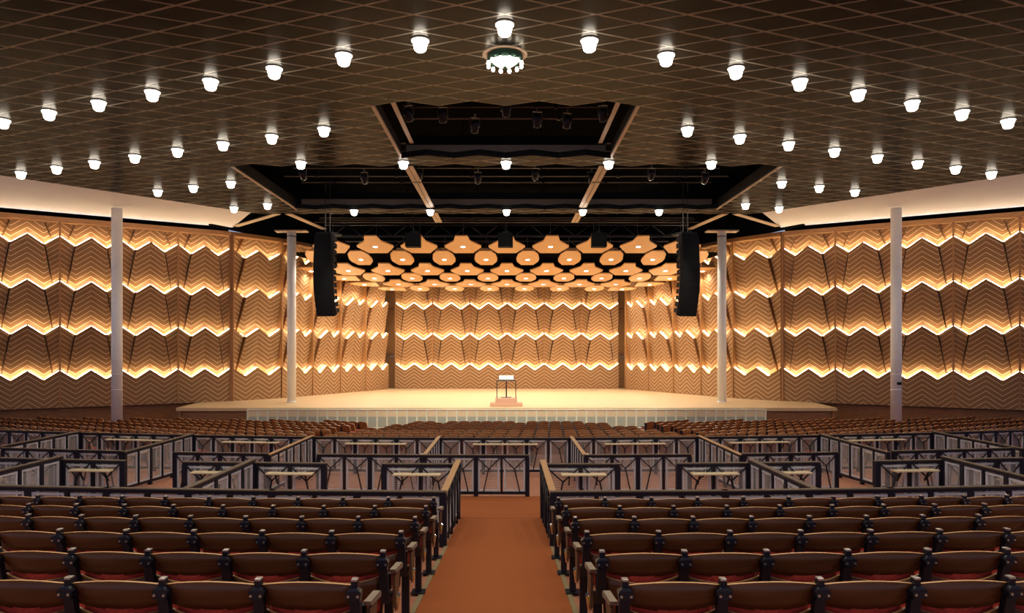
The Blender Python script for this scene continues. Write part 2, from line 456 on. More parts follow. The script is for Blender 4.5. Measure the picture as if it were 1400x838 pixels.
# ------------------------------------------------------------------ wall panels
tri = lambda u: 1-abs(((u*4) % 2)-1)       # 0 at 0, .5, 1; 1 at .25, .75
APX = [1.94, 1.94+PS, 1.94+2*PS, 1.94+3*PS]
def edge_z(u, z0): return z0-AMP*tri(u)
def panel_tier(w, k, ztop):
    """one folded tier between zigzag k-1 (or the floor) and zigzag k (or the header)"""
    b = B(); U = lambda u, z: (u, z)
    if k == 0:
        us = [0, .25, .5, .75, 1]
        for ua, ub in zip(us, us[1:]):
            za, zb = edge_z(ua, APX[0]), edge_z(ub, APX[0])
            b.face(((ua*w,-.40,0),(ub*w,-.40,0),(ub*w,-.44,zb),(ua*w,-.44,za)), 0, ((ua,0),(ub,0),(ub,zb),(ua,za)))
            b.face(((ua*w,-.44,za),(ub*w,-.44,zb),(ub*w,0,zb),(ua*w,0,za)), 1, ((0,0),)*4)
        b.face(((0,-.40,0),(0,0,0),(w,0,0),(w,-.40,0)), 1, ((0,0),)*4)
        return b
    zb_ = APX[k-1]; top = k < 4
    zt = APX[k] if top else ztop
    def zl(u): return edge_z(u, zb_)-.10           # tucked behind the tier below
    def zu(u): return edge_z(u, zt) if top else ztop
    uf = .115
    d0, d1 = (-.05, -.60) if top else (-.05, -.30)
    dv = -.46 if top else -.24
    def quad(ps, mi=0, dvz=0): b.face([(u*w, y, z) for u, y, z in ps], mi, [(u, z+dvz) for u, y, z in ps] if mi == 0 else ((0,0),)*len(ps))
    for m in (0, 1):
        X = (lambda u: u) if m == 0 else (lambda u: 1-u)
        # body half with a ridge at the middle
        quad([(X(uf), d0-.05, zl(uf)), (X(.25), d0-.02, zl(.25)), (X(.5), d0-.04, zl(.5)), (X(.5), d1, zu(.5)), (X(.25), dv-.04, zu(.25))])
        # wing, set back from the body
        quad([(X(0), -.02, zl(0)), (X(uf-.020), d0+.04, zl(uf-.020)), (X(.228), dv+.16, zu(.228)), (X(0), dv+.02, zu(0))], 0, .131)
        # cheek between the two, its darker wood painting in the crease's shade
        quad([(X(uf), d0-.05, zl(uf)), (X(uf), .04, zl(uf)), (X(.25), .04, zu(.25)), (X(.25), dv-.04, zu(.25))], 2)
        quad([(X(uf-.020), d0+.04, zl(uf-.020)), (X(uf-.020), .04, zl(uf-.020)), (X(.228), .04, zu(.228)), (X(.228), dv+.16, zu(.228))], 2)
        # ledge on top
        if top:
            quad([(X(0), dv+.02, zu(0)), (X(.25), dv+.16, zu(.25)), (X(.25), 0, zu(.25)), (X(0), 0, zu(0))], 1)
            quad([(X(.25), dv-.04, zu(.25)), (X(.5), d1, zu(.5)), (X(.5), 0, zu(.5)), (X(.25), 0, zu(.25))], 1)
    return b
def light_strip(w, k):
    b = B(); us = [0, .25, .5, .75, 1]
    for ua, ub in zip(us, us[1:]):
        e = .012
        a0, b0 = ua+e, ub-e
        za, zb = edge_z(a0, APX[k])+.015, edge_z(b0, APX[k])+.015
        f_, r_ = (-.42, -.34) if .2 < (ua+ub)/2 < .8 and 0 < k else (-.27, -.19)
        b.prism([(a0*w,f_,za),(b0*w,f_,zb),(b0*w,r_,zb),(a0*w,r_,za)], (0,0,.024))
    return b
PROTO = {}
H_ALL = TOP-PBASE
def make_panel(label, a, c, group):
    d = c-a; w = d.length; key = round(w, 2)
    loc = (a.x, a.y, PBASE+.02); rz = math.atan2(d.y, d.x)
    if key not in PROTO:
        p = thing('acoustic_wall_panel', label, 'wall panel', loc, rz, group)
        hz = H_ALL-.32
        for k in range(5):
            t = panel_tier(w, k, hz).build('chevron_tier', ['panel', 'ledge', 'plinth'], p, fix=False)  # 'plinth' here is the painted shade on the fold cheeks
            if k < 4: light_strip(w, k).build('cove_light_strip', 'glow', t)
        b = B(); b.box(-.045, .045, -.47, 0, 0, H_ALL-.05); b.build('edge_fin', 'wood', p)
        b = B(); b.box(.05, w-.05, -.38, 0, hz+.02, hz+.07, 1); b.box(.0, w, -.50, 0, hz+.07, H_ALL-.03, 0); hb = b.build('header_board', ['wood', 'ledge'], p)
        b = B(); b.face(((.02,-.34,H_ALL-.02),(w-.02,-.34,H_ALL-.02),(w-.02,-.26,H_ALL-.02),(.02,-.26,H_ALL-.02))); b.build('soffit_light_strip', 'white', hb, fix=False)
        PROTO[key] = p
        return p
    p = copy_tree(PROTO[key]); tag(p, label, 'wall panel', group)
    p.location = loc; p.rotation_euler = (0, 0, rz)
    return p
for s, nm in ((-1, 'left'), (1, 'right')):
    for i in range(5):
        q0 = W(s*(P0[0]+DIRL[0]*2.43*i), P0[1]+DIRL[1]*2.43*i); q1 = W(s*(P0[0]+DIRL[0]*2.43*(i+1)), P0[1]+DIRL[1]*2.43*(i+1))
        a, c = (q1, q0) if s < 0 else (q0, q1)
        make_panel('zigzag lit wooden panel, %s one out from the corner fin on the %s side wall' % (ORD[i+1], nm), a, c, 'zigzag panels of the %s side wall' % nm)
    a, c = (W(-P0[0], P0[1]), W(-P1[0], P1[1])) if s < 0 else (W(*P1), W(*P0))
    make_panel('single zigzag lit wooden panel at the corner between %s side wall and stage' % nm, a, c, 'zigzag corner panels')
    for i in range(4):
        t0, t1 = i/4, (i+1)/4
        q0 = W(s*lerp(P1[0], P2[0], t0), lerp(P1[1], P2[1], t0)); q1 = W(s*lerp(P1[0], P2[0], t1), lerp(P1[1], P2[1], t1))
        a, c = (q0, q1) if s < 0 else (q1, q0)
        make_panel('zigzag lit wooden panel on the %s wall of the stage, %s back from the front' % (nm, ORD[i+1]), a, c, 'zigzag panels of the %s stage wall' % nm)
    # fin between side wall and corner panel
    q = W(s*P0[0], P0[1]); b = B(); b.box(-.09, .09, -.45, .05, -1.36, TOP); o = b.build('trim_fin_%s' % nm, 'plinth'); o.location = (q.x, q.y, 0); o.rotation_euler = (0,0,-s*.6*1); tag(o, kind='structure')
for i in range(6):
    x0 = -7.35+2.45*i
    make_panel('zigzag lit wooden panel on the rear stage wall, %s from the left' % ORD[i+1], W(x0, 48.5), W(x0+2.45, 48.5), 'zigzag panels of the rear stage wall')

# ------------------------------------------------------------------ columns
def column(label, x, y, r, z1, capital):
    z0 = STAGE if capital else fz(x, y)
    c = thing('white_column', label, 'column', (x, y, z0), 0)
    b = B(); h = z1-z0
    b.lathe([(r, 0), (r, h)], 28); b.build('shaft', 'column', c)
    b = B(); b.lathe([(r+.03, 0), (r+.03, .05), (r, .06)], 28); b.build('base_ring', 'column', c)
    if capital:
        b = B(); b.box(-.9, .9, -.3, .3, h, h+.08, 0, .01); b.build('cap_plate', 'tan', c)
        b = B(); b.lathe([(r+.015, h-.28), (r+.015, h-.24)], 24); b.build('cable_band', 'black', c)
    else:
        b = B()
        for q in range(9): b.lathe([(r, 2.2+q*.75), (r+.006, 2.215+q*.75), (r, 2.23+q*.75)], 28, cap=False)
        b.build('seam_rings', 'column', c)
    return c
column('tall round white column by the left side wall, rising from the seats', AX-16.3*K, 30.6*K, .25, CEIL+.02, False)
cr = column('tall round white column by the right side wall, rising from the seats', AX+16.3*K, 30.6*K, .25, CEIL+.02, False)
b = B(); b.box(-.10, .10, -.33, -.24, 2.45, 2.58, 0, .01); b.build('junction_box', 'black', cr)
column('slender white column standing on the stage behind the left speaker stack', AX-10.5*K, 35.7*K, .25, 8.42, True)
column('slender white column standing on the stage behind the right speaker stack', AX+10.5*K, 35.7*K, .25, 8.42, True)

# ------------------------------------------------------------------ stage apron, podium
ap = thing('stage_apron', 'low pale framed screen of small panels along the front of the stage', 'stage front', (AX, 37.45, -2.62))
n = 52; x0 = -13.25; pw = 26.5/n; zt = STAGE+.0+2.62-.03; zb = .34
b = B(); b.box(x0-.03, -x0+.03, -.05, .05, zt-.06, zt, 0, .008); b.build('top_rail', 'apronpost', ap)
b = B(); b.box(x0-.03, -x0+.03, -.05, .05, 0, zb, 0, .008); b.build('bottom_rail', 'apronpost', ap)
pm = up = lo = None
for i in range(n+1):
    if pm is None:
        b = B(); b.box(-.045, .045, -.045, .045, zb, zt-.06, 0, .006); pm = b.build('post', 'apronpost', ap); o = pm
    else: o = pm.copy(); COL.objects.link(o)
    o.location.x = x0+pw*i
for i in range(n):
    if up is None:
        b = B(); b.box(-pw/2+.045, pw/2-.045, -.02, .02, zb+.55, zt-.06); up = b.build('upper_panel', 'apronhi', ap)
        b = B(); b.box(-pw/2+.045, pw/2-.045, -.02, .02, zb, zb+.55); lo = b.build('lower_panel', 'apronlo', ap); o1, o2 = up, lo
    else:
        o1 = up.copy(); o2 = lo.copy(); COL.objects.link(o1); COL.objects.link(o2)
    o1.location.x = o2.location.x = x0+pw*(i+.5)
px, py = AX-.02, 38.9
pd = thing('conductor_podium', 'small two-step wooden podium with a thin black rail at the centre front of stage', 'podium', (px, py, STAGE))
b = B(); b.box(-.86, .86, -.30, .9, 0, .20, 0, .012); b.build('lower_step', 'pink', pd)
b = B(); b.box(-.58, .58, -.15, 1.0, .20, .44, 0, .012); b.build('platform', 'pink', pd)
b = B()
for sx in (-1, 1): b.tube((sx*.50, -.08, .44), (sx*.50, -.08, 1.36), .022)
b.tube((-.50, -.08, 1.36), (.50, -.08, 1.36), .022)
b.build('guard_rail', 'iron', pd)
ms = thing('music_stand', 'black music stand on the podium holding white sheet music', 'music stand', (px, py+.3, STAGE+.44))
b = B(); b.tube((0,0,.02), (0,0,.98), .035); b.build('post', 'iron', ms)
b = B(); b.box(-.28, .28, -.18, .18, 0, .03, 0, .01); b.build('base', 'iron', ms)
R = Matrix.Translation((0, 0, 1.06)) @ Matrix.Rotation(math.radians(-28), 4, 'X')
b = B(); b.box(-.42, .42, -.012, .012, -.13, .12, mtx=R); b.box(-.42, .42, -.06, .012, -.15, -.13, mtx=R); b.build('desk', 'iron', ms)
b = B(); b.box(-.39, -.005, -.035, -.016, -.12, .13, mtx=R); b.box(.005, .39, -.035, -.016, -.12, .13, mtx=R)
o = b.build('sheet_music', 'paper'); o.location = (px, py+.3, STAGE+.44); tag(o, 'open white sheet music resting on the conductor stand', 'sheet music')

# ------------------------------------------------------------------ stage canopy
S_ = 2.2
ROWS = [(36.7,5.16,'star'),(38.6,4.75,'oct'),(40.6,4.37,'star'),(42.5,4.14,'oct'),(44.4,3.96,'star'),(46.2,3.83,'oct')]
def wallx(y): return 12.25-(y-38.97)*.481 if y > 38.97 else 13
STAR = [(-.30,-1.55),(.30,-1.55),(.42,-.85),(.96,-.12),(.96,.06),(.50,.98),(-.50,.98),(-.96,.06),(-.96,-.12),(-.42,-.85)]
OCT = [(-.30,-1.42),(.30,-1.42),(.54,-.9),(.63,-.1),(.59,.35),(.34,.95),(-.34,.95),(-.59,.35),(-.63,-.1),(-.54,-.9)]
RIM = [(-.86,-.55),(-.4,-.80),(.86,-.80),(.86,.62),(-.2,.62),(-.76,.22)]
SH = {}
def reflector(kind, label, x, y, h, slope, group, flip=1):
    names = {'star':'star_reflector','oct':'octagon_reflector','rim':'edge_reflector'}
    loc = (AX+x*K, y*K, EYE+h*K)
    key = (kind, flip)
    if key not in SH:
        pts = {'star':STAR,'oct':OCT,'rim':RIM}[kind]
        pts = [(flip*p[0]*K*.955, p[1]*K*.955, 0) for p in pts]
        if kind == 'rim': pts = pts if flip > 0 else pts[::-1]
        t = thing(names[kind], label, 'ceiling reflector', loc, 0, group)
        b = B(); b.prism(pts, (0,0,.07)); b.build('panel', 'reflector', t)
        b = B(); b.lathe([(.135, -.012), (.165, -.012), (.165, 0), (.135, 0)], 18, cap=False); b.build('trim_ring', 'steel', t)
        b = B(); b.lathe([(.0, -.006), (.13, -.006)], 18, cap=False); b.build('downlight', 'disc', t)
        b = B(); b.tube((0, .1, .07), (0, .1, 1.6), .012, 6); b.build('hanger_rod', 'cable', t)
        spotlight('downlight_beam', t, (0,0,-.03), 365, (1,.925,.77), 138, .13)
        SH[key] = t
    else:
        t = copy_tree(SH[key]); tag(t, label, 'ceiling reflector', group); t.location = loc
    t.rotation_euler = (slope, 0, 0)
for r, (y, h, kind) in enumerate(ROWS):
    nx = ROWS[min(r+1, 5)]; pv = ROWS[max(r-1, 0)]
    slope = math.atan2(nx[1]-pv[1], nx[0]-pv[0])
    ks = [k for k in ([q for q in range(-5, 6)] if kind == 'star' else [q+.5 for q in range(-5, 5)])]
    lim = min(wallx(y)-(1.9 if kind == 'star' else 1.2), 9.95)
    xs_ = [k*S_ for k in ks if abs(k*S_) <= lim]
    for i, x in enumerate(xs_):
        reflector(kind, '%s wooden stage reflector with a downlight, %s row from front, %s from the left' % ('star shaped' if kind == 'star' else 'octagonal', ORD[r+1], ORD[i+1]), x, y, h, slope, 'wooden reflectors over the stage')
    if r >= 2:
        for s in (-1, 1):
            xr = max(xs_)+ (2.06 if kind == 'star' else 1.76)
            if xr < wallx(y)-.4:
                reflector('rim', 'rounded wooden edge reflector ending the %s canopy row from front at %s' % (ORD[r+1], 'left' if s < 0 else 'right'), s*xr, y, h-.02, slope, 'edge reflectors over the stage', 1 if s < 0 else -1)

b = B()
for (y0, h0, _), (y1, h1, _) in zip(ROWS, ROWS[1:]):
    w0 = (wallx(y0)-1.4)*K; w1 = (wallx(y1)-1.4)*K; u = .42
    if y0 > 38: b.prism([(AX-w0, y0*K, EYE+h0*K+u), (AX+w0, y0*K, EYE+h0*K+u), (AX+w1, y1*K, EYE+h1*K+u), (AX-w1, y1*K, EYE+h1*K+u)], (0,0,.05))
tag(b.build('ceiling_over_stage', 'void'), kind='structure')

# ------------------------------------------------------------------ hanging loudspeakers
def line_array(label, s):
    t = thing('line_array', label, 'loudspeaker', (AX+s*9.0, 36.3, 7.40), s*math.radians(24))
    n = 12; hb = .335; pt = Vector((0, 0, 0)); ang = math.radians(-3)
    b = B(); b.box(-.46, .46, -.15, .75, .02, .12, 0, .01)
    b.build('flying_frame', 'black', t)
    for i in range(n):
        if i > 4: ang += math.radians(2.6)
        R = Matrix.Translation(pt) @ Matrix.Rotation(ang, 4, 'X')
        b = B()
        b.box(-.52, .52, -.20, .06, -hb-.01, 0, 0, .012, R)
        b.prism([R @ Vector(p) for p in ((-.50,.06,-.025),(.50,.06,-.025),(.34,.52,-.075),(-.34,.52,-.075))], R.to_3x3() @ Vector((0,0,-hb+.13)))
        cab = b.build('cabinet', 'speaker', t)
        b = B()
        for sx in (-1, 1): b.box(sx*.505-.03, sx*.505+.03, .0, .10, -hb+.06, -.05, 0, .006, R)
        b.build('rigging_bracket', 'iron', cab)
        pt = R @ Vector((0, 0, -hb))
    b = B()
    for sx in (-1, 1): b.tube((sx*.14, .2, .12), (sx*.14, .2, 2.6), .02)
    b.build('suspension_rods', 'cable', t)
line_array('tall curved black line array speaker hanging left of the stage canopy', -1)
line_array('tall curved black line array speaker hanging right of the stage canopy', 1)
for nm, x in (('left', -5.0), ('middle', -.13), ('right', 4.80)):
    t = thing('box_loudspeaker', 'small square black speaker hanging before the stage canopy, %s of three' % nm, 'loudspeaker', (x, 38.6, 7.1), 0, 'three box speakers before the canopy')
    b = B(); b.box(-.39, .39, -.3, .3, 0, .74, 0, .02); b.build('cabinet', 'speaker', t)
    b = B(); b.box(-.36, .36, -.315, -.295, .03, .71, 0, .008); b.build('grille', 'black', t)
    b = B(); b.tube((0, 0, .74), (0, 0, 3.2), .018); b.box(-.15, .15, -.1, .1, .74, .82); b.build('hanger', 'iron', t)

# ------------------------------------------------------------------ ceiling lamps and chandelier
LP = None
def lamp(label, x, y):
    global LP
    loc = (AX+x*K, y*K, CEIL)
    if LP is None:
        LP = thing('globe_ceiling_lamp', label, 'ceiling lamp', loc, 0, 'globe lamps under the dark ceiling')
        b = B(); b.lathe([(.185, -.03), (.215, -.022), (.22, -.004), (.20, .01)], 24, cap=False); b.build('ceiling_plate', 'bronze', LP)
        b = B(); b.lathe([(.01, -.27), (.09, -.263), (.13, -.23), (.150, -.14), (.168, -.06), (.19, -.05), (.192, -.022)], 24, cap=False); b.build('glass_bowl', 'lamp', LP)
        spotlight('lamp_beam', LP, (0,0,-.31), 142, (1,.88,.72), 140, .15)
        return
    o = copy_tree(LP); tag(o, label, 'ceiling lamp'); o.location = loc
for y, n_, nm in ((9.09, 3, 'just behind the chandelier row'), (4.95, 4, 'over the nearest seats'), (.81, 4, 'above the camera')):
    for i in range(-n_, n_+1): lamp('round white ceiling lamp %s, overhead beyond the frame, %s from left' % (nm, ORD[i+n_+1]), 1.61*i, y+.69*abs(i))
for i in range(-8, 9):
    sd = 'above and before the chandelier' if i == 0 else ('%s to the %s of the chandelier in the nearest row' % (ORD[abs(i)], 'left' if i < 0 else 'right'))
    lamp('round white ceiling lamp, ' + sd, 1.61*i, 13.23+.69*abs(i))
for s in (-1, 1):
    nm = 'left' if s < 0 else 'right'
    for k, i in enumerate(range(3, 11)): lamp('round white ceiling lamp, %s out from the near opening in the second %s row' % (ORD[k+1], nm), s*1.61*i, 13.23+.69*i+4.14)
    for k, i in enumerate((6, 7, 8)): lamp('round white ceiling lamp, %s out from the far opening in the third %s row' % (ORD[k+1], nm), s*1.61*i, 13.23+.69*i+8.28)
    for k, i in enumerate((6, 7)): lamp('small white ceiling lamp near the tip of the %s white soffit, %s one' % (nm, 'inner' if k == 0 else 'outer'), s*1.61*i, 13.0+.69*i+12.42)
for y, nm in ((22.95, 'strip between the two openings'), (30.9, 'far strip before the stage')):
    for k, i in enumerate((-4, -2, 0, 2, 4)): lamp('round white ceiling lamp on the %s, %s from left' % (nm, ORD[k+1]), 1.61*i, y)
ch = thing('chandelier', 'round green metal chandelier with a white bowl and hanging bulbs', 'chandelier', (AX, 14.62*K, CEIL))
b = B(); b.lathe([(.50, -.02), (.53, -.01), (.53, 0.01), (.36, .012)], 36, cap=False); b.lathe([(.36, -.012), (.50, -.02)], 36, cap=False); b.build('ceiling_ring', 'tan', ch)
b = B(); b.lathe([(.33, -.16), (.40, -.15), (.42, -.10), (.37, -.08), (.41, -.04), (.36, 0)], 36, cap=False); b.build('drum', 'green', ch)
b = B(); b.lathe([(.02, -.29), (.12, -.28), (.22, -.24), (.29, -.18), (.32, -.12)], 32, cap=False); b.build('glass_bowl', 'bowl', ch)
b = B(); b.lathe([(.012, -.34), (.035, -.325), (.05, -.305), (.02, -.28)], 14); b.build('finial', 'green', ch)
for q in range(12):
    a = 2*PI*(q+.5)/12; x, y = .40*math.cos(a), .40*math.sin(a)
    b = B(); b.tube((x, y, -.10), (x, y, -.17), .014); b.lathe([(.03, -.19), (.035, -.17), (.015, -.15)], 10, (x, y, 0)); st = b.build('bulb_stem', 'green', ch)
    b = B(); b.lathe([(.006, -.295), (.032, -.28), (.044, -.25), (.038, -.215), (.022, -.19)], 12, (x, y, 0), cap=False); b.build('bulb', 'bulb', st)

# ------------------------------------------------------------------ rigging in the openings
for s in (-1, 1):
    nm = 'left' if s < 0 else 'right'
    t = thing('ceiling_beam', 'long tan steel beam crossing the dark %s half of the ceiling opening' % nm, 'beam', (AX+s*3.2*K, 23.9*K, CEIL+.10))
    L = 10.6*K
    b = B(); b.box(-.19, -.015, 0, L, 0, .03); b.box(.015, .19, 0, L, 0, .03); b.build('bottom_flange', 'tan', t)
    b = B(); b.box(-.02, .02, 0, L, .02, .45); b.build('web', 'void', t)
    b = B(); b.box(-.19, .19, 2.6, 2.68, -.015, .0); b.box(-.12, -.08, 2.5, 2.78, -.02, 0); b.box(.08, .12, 2.5, 2.78, -.02, 0); b.build('splice_plate', 'iron', t)
    for (x0, y0, x1, y1, lab) in ((10.1,32.3,13.2,35.6,'outer'), (9.65,32.3,9.1,36.4,'inner')):
        t = thing('roof_beam', 'short tan steel roof beam over the %s stage column, %s of the pair' % (nm, lab), 'beam', (AX+s*x0*K, y0*K, CEIL+.12))
        b = B(); d = ((x1-x0)*s*K, (y1-y0)*K)
        b.bar((0,0,0), (d[0], d[1], 0), .34, .04); b.build('bottom_flange', 'tan', t)
        b = B(); b.bar((0,0,.2), (d[0], d[1], .2), .05, .36); b.build('web', 'void', t)
def pipe(label, x0, x1, y, z, r=.03):
    p = thing('rigging_pipe', label, 'pipe', ((x0+x1)/2, y, z), 0, 'rigging pipes above the ceiling openings')
    h = (x1-x0)/2
    b = B(); b.tube((-h, 0, 0), (h, 0, 0), r, 8); b.build('tube', 'cable', p)
    b = B(); m_ = max(2, int(h*2/3.2))
    for q in range(m_):
        xx = -h+(q+.5)*2*h/m_+random.uniform(-.3,.3)
        b.tube((xx, 0, 0), (xx, 0, 2.2), .012, 6); b.box(xx-.05, xx+.05, -.05, .05, -.05, .06)
    b.build('hangers', 'iron', p)
pi = 0
for (y0, y1, n_, hx, nm) in ((21.3, 25.2, 5, 3.5, 'near opening'), (28.2, 35.0, 6, 9.8, 'far opening'), (38.2, 43.0, 6, 11.0, 'gap over the stage')):
    for i in range(n_):
        y = lerp(y0, y1, i/(n_-1)); z = CEIL+.75+.35*((i*2) % 3)
        pipe('thin grey rigging pipe across the %s, %s from the audience' % (nm, ORD[i+1]), AX-hx, AX+hx, y, z if hx < 10 else CEIL+.25+.3*(i % 3))
def truss(label, x0, x1, y, z):
    t = thing('lighting_truss', label, 'truss', ((x0+x1)/2, y, z), 0, 'black trusses above the ceiling')
    h = (x1-x0)/2
    b = B()
    for dz in (0, .7): b.box(-h, h, -.06, .06, dz, dz+.12)
    b.build('chords', 'iron', t)
    b = B(); m_ = int(h*2/.9)
    for q in range(m_):
        xa = -h+q*2*h/m_; xb = -h+(q+1)*2*h/m_
        b.bar((xa, 0, .06 if q % 2 else .76), (xb, 0, .76 if q % 2 else .06), .05, .05)
    b.build('lattice', 'iron', t)
truss('black lattice truss inside the near ceiling opening', AX-3.6, AX+3.6, 23.6, CEIL+1.5)
truss('black lattice truss inside the far ceiling opening', AX-9.6, AX+9.6, 32.0, CEIL+1.4)
truss('black lattice truss hanging just before the stage canopy', AX-11.5, AX+11.5, 44.2, CEIL-.1)
truss('black lattice truss at the very back above the canopy', AX-10.5, AX+10.5, 47.5, CEIL-.6)
def spot(label, x, y, z, rx, rz, lit=False):
    t = thing('stage_spotlight', label, 'spotlight', (x, y, z), rz, 'spotlights clamped in the rigging')
    b = B(); b.lathe([(.10,-.20),(.13,-.18),(.13,.12),(.09,.2),(.05,.22)], 16)
    for v in b.bm.verts: v.co = Matrix.Rotation(rx, 4, 'X') @ v.co
    ho = b.build('housing', 'iron', t)
    if lit:
        b = B(); b.lathe([(.0, -.201), (.10, -.201)], 16, cap=False)
        for v in b.bm.verts: v.co = Matrix.Rotation(rx, 4, 'X') @ v.co
        b.build('lens', 'disc', ho)
        l = spotlight('spot_beam', t, Matrix.Rotation(rx, 3, 'X') @ Vector((0,0,-.25)), 2000, (1,.90,.72), 46, .10); l.rotation_euler = (rx, 0, 0)
    b = B()
    for sx in (-1, 1): b.box(sx*.15-.012, sx*.15+.012, -.02, .02, -.02, .30)
    b.box(-.16, .16, -.02, .02, .28, .31); b.build('yoke', 'cable', t)
    b = B(); b.box(-.03, .03, -.04, .04, .31, .42); b.build('clamp', 'steel', t)
for i in range(7): spot('black stage spotlight in the near ceiling opening, %s from left' % ORD[i+1], AX-3.0+i*1.0, 22.6+.6*(i % 3), CEIL+.35+.15*(i % 2), .5, .3*(i % 3-1))
for i in range(8): spot('black stage spotlight in the far ceiling opening, %s from left' % ORD[i+1], AX-8.4+i*2.4, 30.2+.7*(i % 2), CEIL+.30, math.radians(47), (i-3.5)*.07, True)

# ------------------------------------------------------------------ box seat partitions
PROTO_R = {}
def mesh_me(key, fn, mats):
    if key not in PROTO_R:
        o = fn().build(key if isinstance(key, str) else key[0], mats)
        PROTO_R[key] = o.data; COL.objects.unlink(o); bpy.data.objects.remove(o)
    return PROTO_R[key]
def partition(label, a, c, ztop, rail='railcap', strut=True, ledge=None, group='black mesh partitions around the box seats', side=-1, number=None):
    """rail from a to c (plan), rail top at world z = ztop; panels reach down to the floor"""
    a = Vector(a); c = Vector(c); d = c-a; L = d.length; rz = math.atan2(d.y, d.x)
    t = thing('box_partition', label, 'partition', (a.x, a.y, 0), rz, group)
    dd = d.normalized()
    def fl(x): p = a+dd*x; return fz(p.x, p.y)
    n = max(1, round(L/.60)); w = L/n
    b = B(); b.box(-.04, L+.04, -.04, .04, ztop-.062, ztop-.012, 0, .006); tr = b.build('top_rail', 'navy', t)
    b = B(); b.box(-.05, L+.05, -.05, .05, ztop-.012, ztop+.010, 0, .005); b.build('handrail', rail, t)
    b = B(); b.bar((0, 0, fl(0)+.10), (L, 0, fl(L)+.10), .05, .06); b.build('bottom_rail', 'navy', t)
    for i in range(n+1):
        th = .05 if (i % 2 == 0 or i == n) else .026
        b = B(); b.box(i*w-th, i*w+th, -.04, .04, fl(i*w)+(-.02 if th > .04 else .10), ztop-.055); b.build('post', 'navy', t)
    for i in range(n):
        x0, x1 = i*w+.05, (i+1)*w-.05
        f0, f1 = fl(x0)+.135, fl(x1)+.135; z1 = ztop-.075
        b = B(); b.prism([(x0,-.004,f0),(x1,-.004,f1),(x1,-.004,z1),(x0,-.004,z1)], (0,.008,0)); mp = b.build('mesh_panel', 'mesh', t)
        b = B(); e = .042
        for p, q in (((x0+e/2,0,f0),(x0+e/2,0,z1)), ((x1-e/2,0,f1),(x1-e/2,0,z1)), ((x0,0,z1-e/2),(x1,0,z1-e/2)), ((x0,0,f0+e/2),(x1,0,f1+e/2))): b.bar(p, q, e if abs(p[0]-q[0]) > .1 else e, e*.8)
        b.build('panel_frame', 'frame', mp)
        if strut:
            xm = (x0+x1)/2; zm = z1-.24; fm = fl(xm)+.14; sl = -.13 if i % 2 == 0 else .13
            b = B(); y_ = .055*side
            b.bar((x0-.02, y_, z1+.02), (xm, y_, zm), .02, .024); b.bar((x1+.02, y_, z1+.02), (xm, y_, zm), .02, .024); b.bar((xm, y_, zm+.01), (xm+sl, y_, fm-.04), .022, .026)
            b.build('brace', 'iron', t)
    if ledge:
        l0, l1, ly0, ly1 = ledge
        b = B(); b.box(l0, l1, ly0, ly1, ztop-.185, ztop-.155, 0, .006); lg = b.build('drink_ledge', 'shelf', t)
        b = B()
        for q in (l0+.15, l1-.15): b.bar((q, (ly0+ly1)/2, ztop-.19), (q, 0, ztop-.38), .02, .03)
        b.build('ledge_bracket', 'iron', lg)
    if number:
        cu = bpy.data.curves.new('number', 'FONT'); cu.body = number; cu.size = .10; cu.extrude = .002; cu.align_x = 'LEFT'
        o = bpy.data.objects.new('box_number', cu); COL.objects.link(o); o.parent = t
        o.data.materials.append(MAT['green']); o.location = (L*.34, -.03, ztop-.17); o.rotation_euler = (PI/2, 0, 0)
    return t
ZA, ZC, ZE, ZF = EYE-1.97, EYE-2.065, EYE-2.45, EYE-2.52
# A: behind the near seats; follows the curve of the rows
for s in (-1, 1):
    nm = 'left' if s < 0 else 'right'
    xe = -.90 if s < 0 else .63
    kx = [xe, xe+s*2.4, xe+s*4.8, xe+s*7.2, xe+s*9.6]
    for i in range(4):
        p, q = kx[i], kx[i+1]
        a, c = (p, q) if s > 0 else (q, p)
        partition('long dark partition right behind the front seats, %s stretch %s of the aisle' % (ORD[i+1], nm), (a, yc(10.15, a)), (c, yc(10.15, c)), ZA, strut=False)
    partition('partition with oak handrail on the %s of the central aisle, before the cross aisle' % nm, (xe, yc(10.2, xe)), (xe, 13.2), ZA-.03, 'handrail', strut=True, side=s)
# C row (far ends of the near boxes), E row, F row
def crow(y0, z, segs, nm_fn, **kw):
    for q, (x0, x1, led, num) in enumerate(segs):
        a = (x0, yc(y0, x0)); c = (x1, yc(y0, x1))
        lg = None
        if led: lg = (led[0]-x0, led[1]-x0, -.22, -.03) if led[2] else (led[0]-x0, led[1]-x0, .03, .22)
        partition(nm_fn(q), a, c, z, ledge=lg, number=num, **kw)
C = [(-9.9,-8.45,None,None),(-8.35,-7.16,(-8.1,-7.3,1),None),(-5.95,-4.7,(-5.75,-4.95,1),None),(-4.6,-3.34,(-4.35,-3.5,1),None),(-2.24,-.93,(-2.05,-1.2,1),None),(.66,1.98,(.95,1.75,1),None),(3.1,4.38,(3.3,4.15,1),'152'),(4.46,5.7,(4.6,5.5,1),None),(6.85,8.12,(7.1,7.95,1),None),(8.2,9.8,None,None)]
crow(13.2, ZC, C, lambda q: 'short partition facing the cross aisle, %s from the left along the near boxes' % ORD[q+1])
E = [(-12.6,-10.55,None,None),(-10.5,-9.35,None,None),(-7.96,-5.7,None,None),(-4.44,-2.0,None,None),(-1.94,.45,None,None),(1.81,4.25,None,None),(5.56,7.85,None,None),(9.35,10.5,None,None),(10.55,12.6,None,None)]
crow(17.0, ZE, E, lambda q: 'partition with Y braces across the middle boxes, %s from the left' % ORD[q+1])
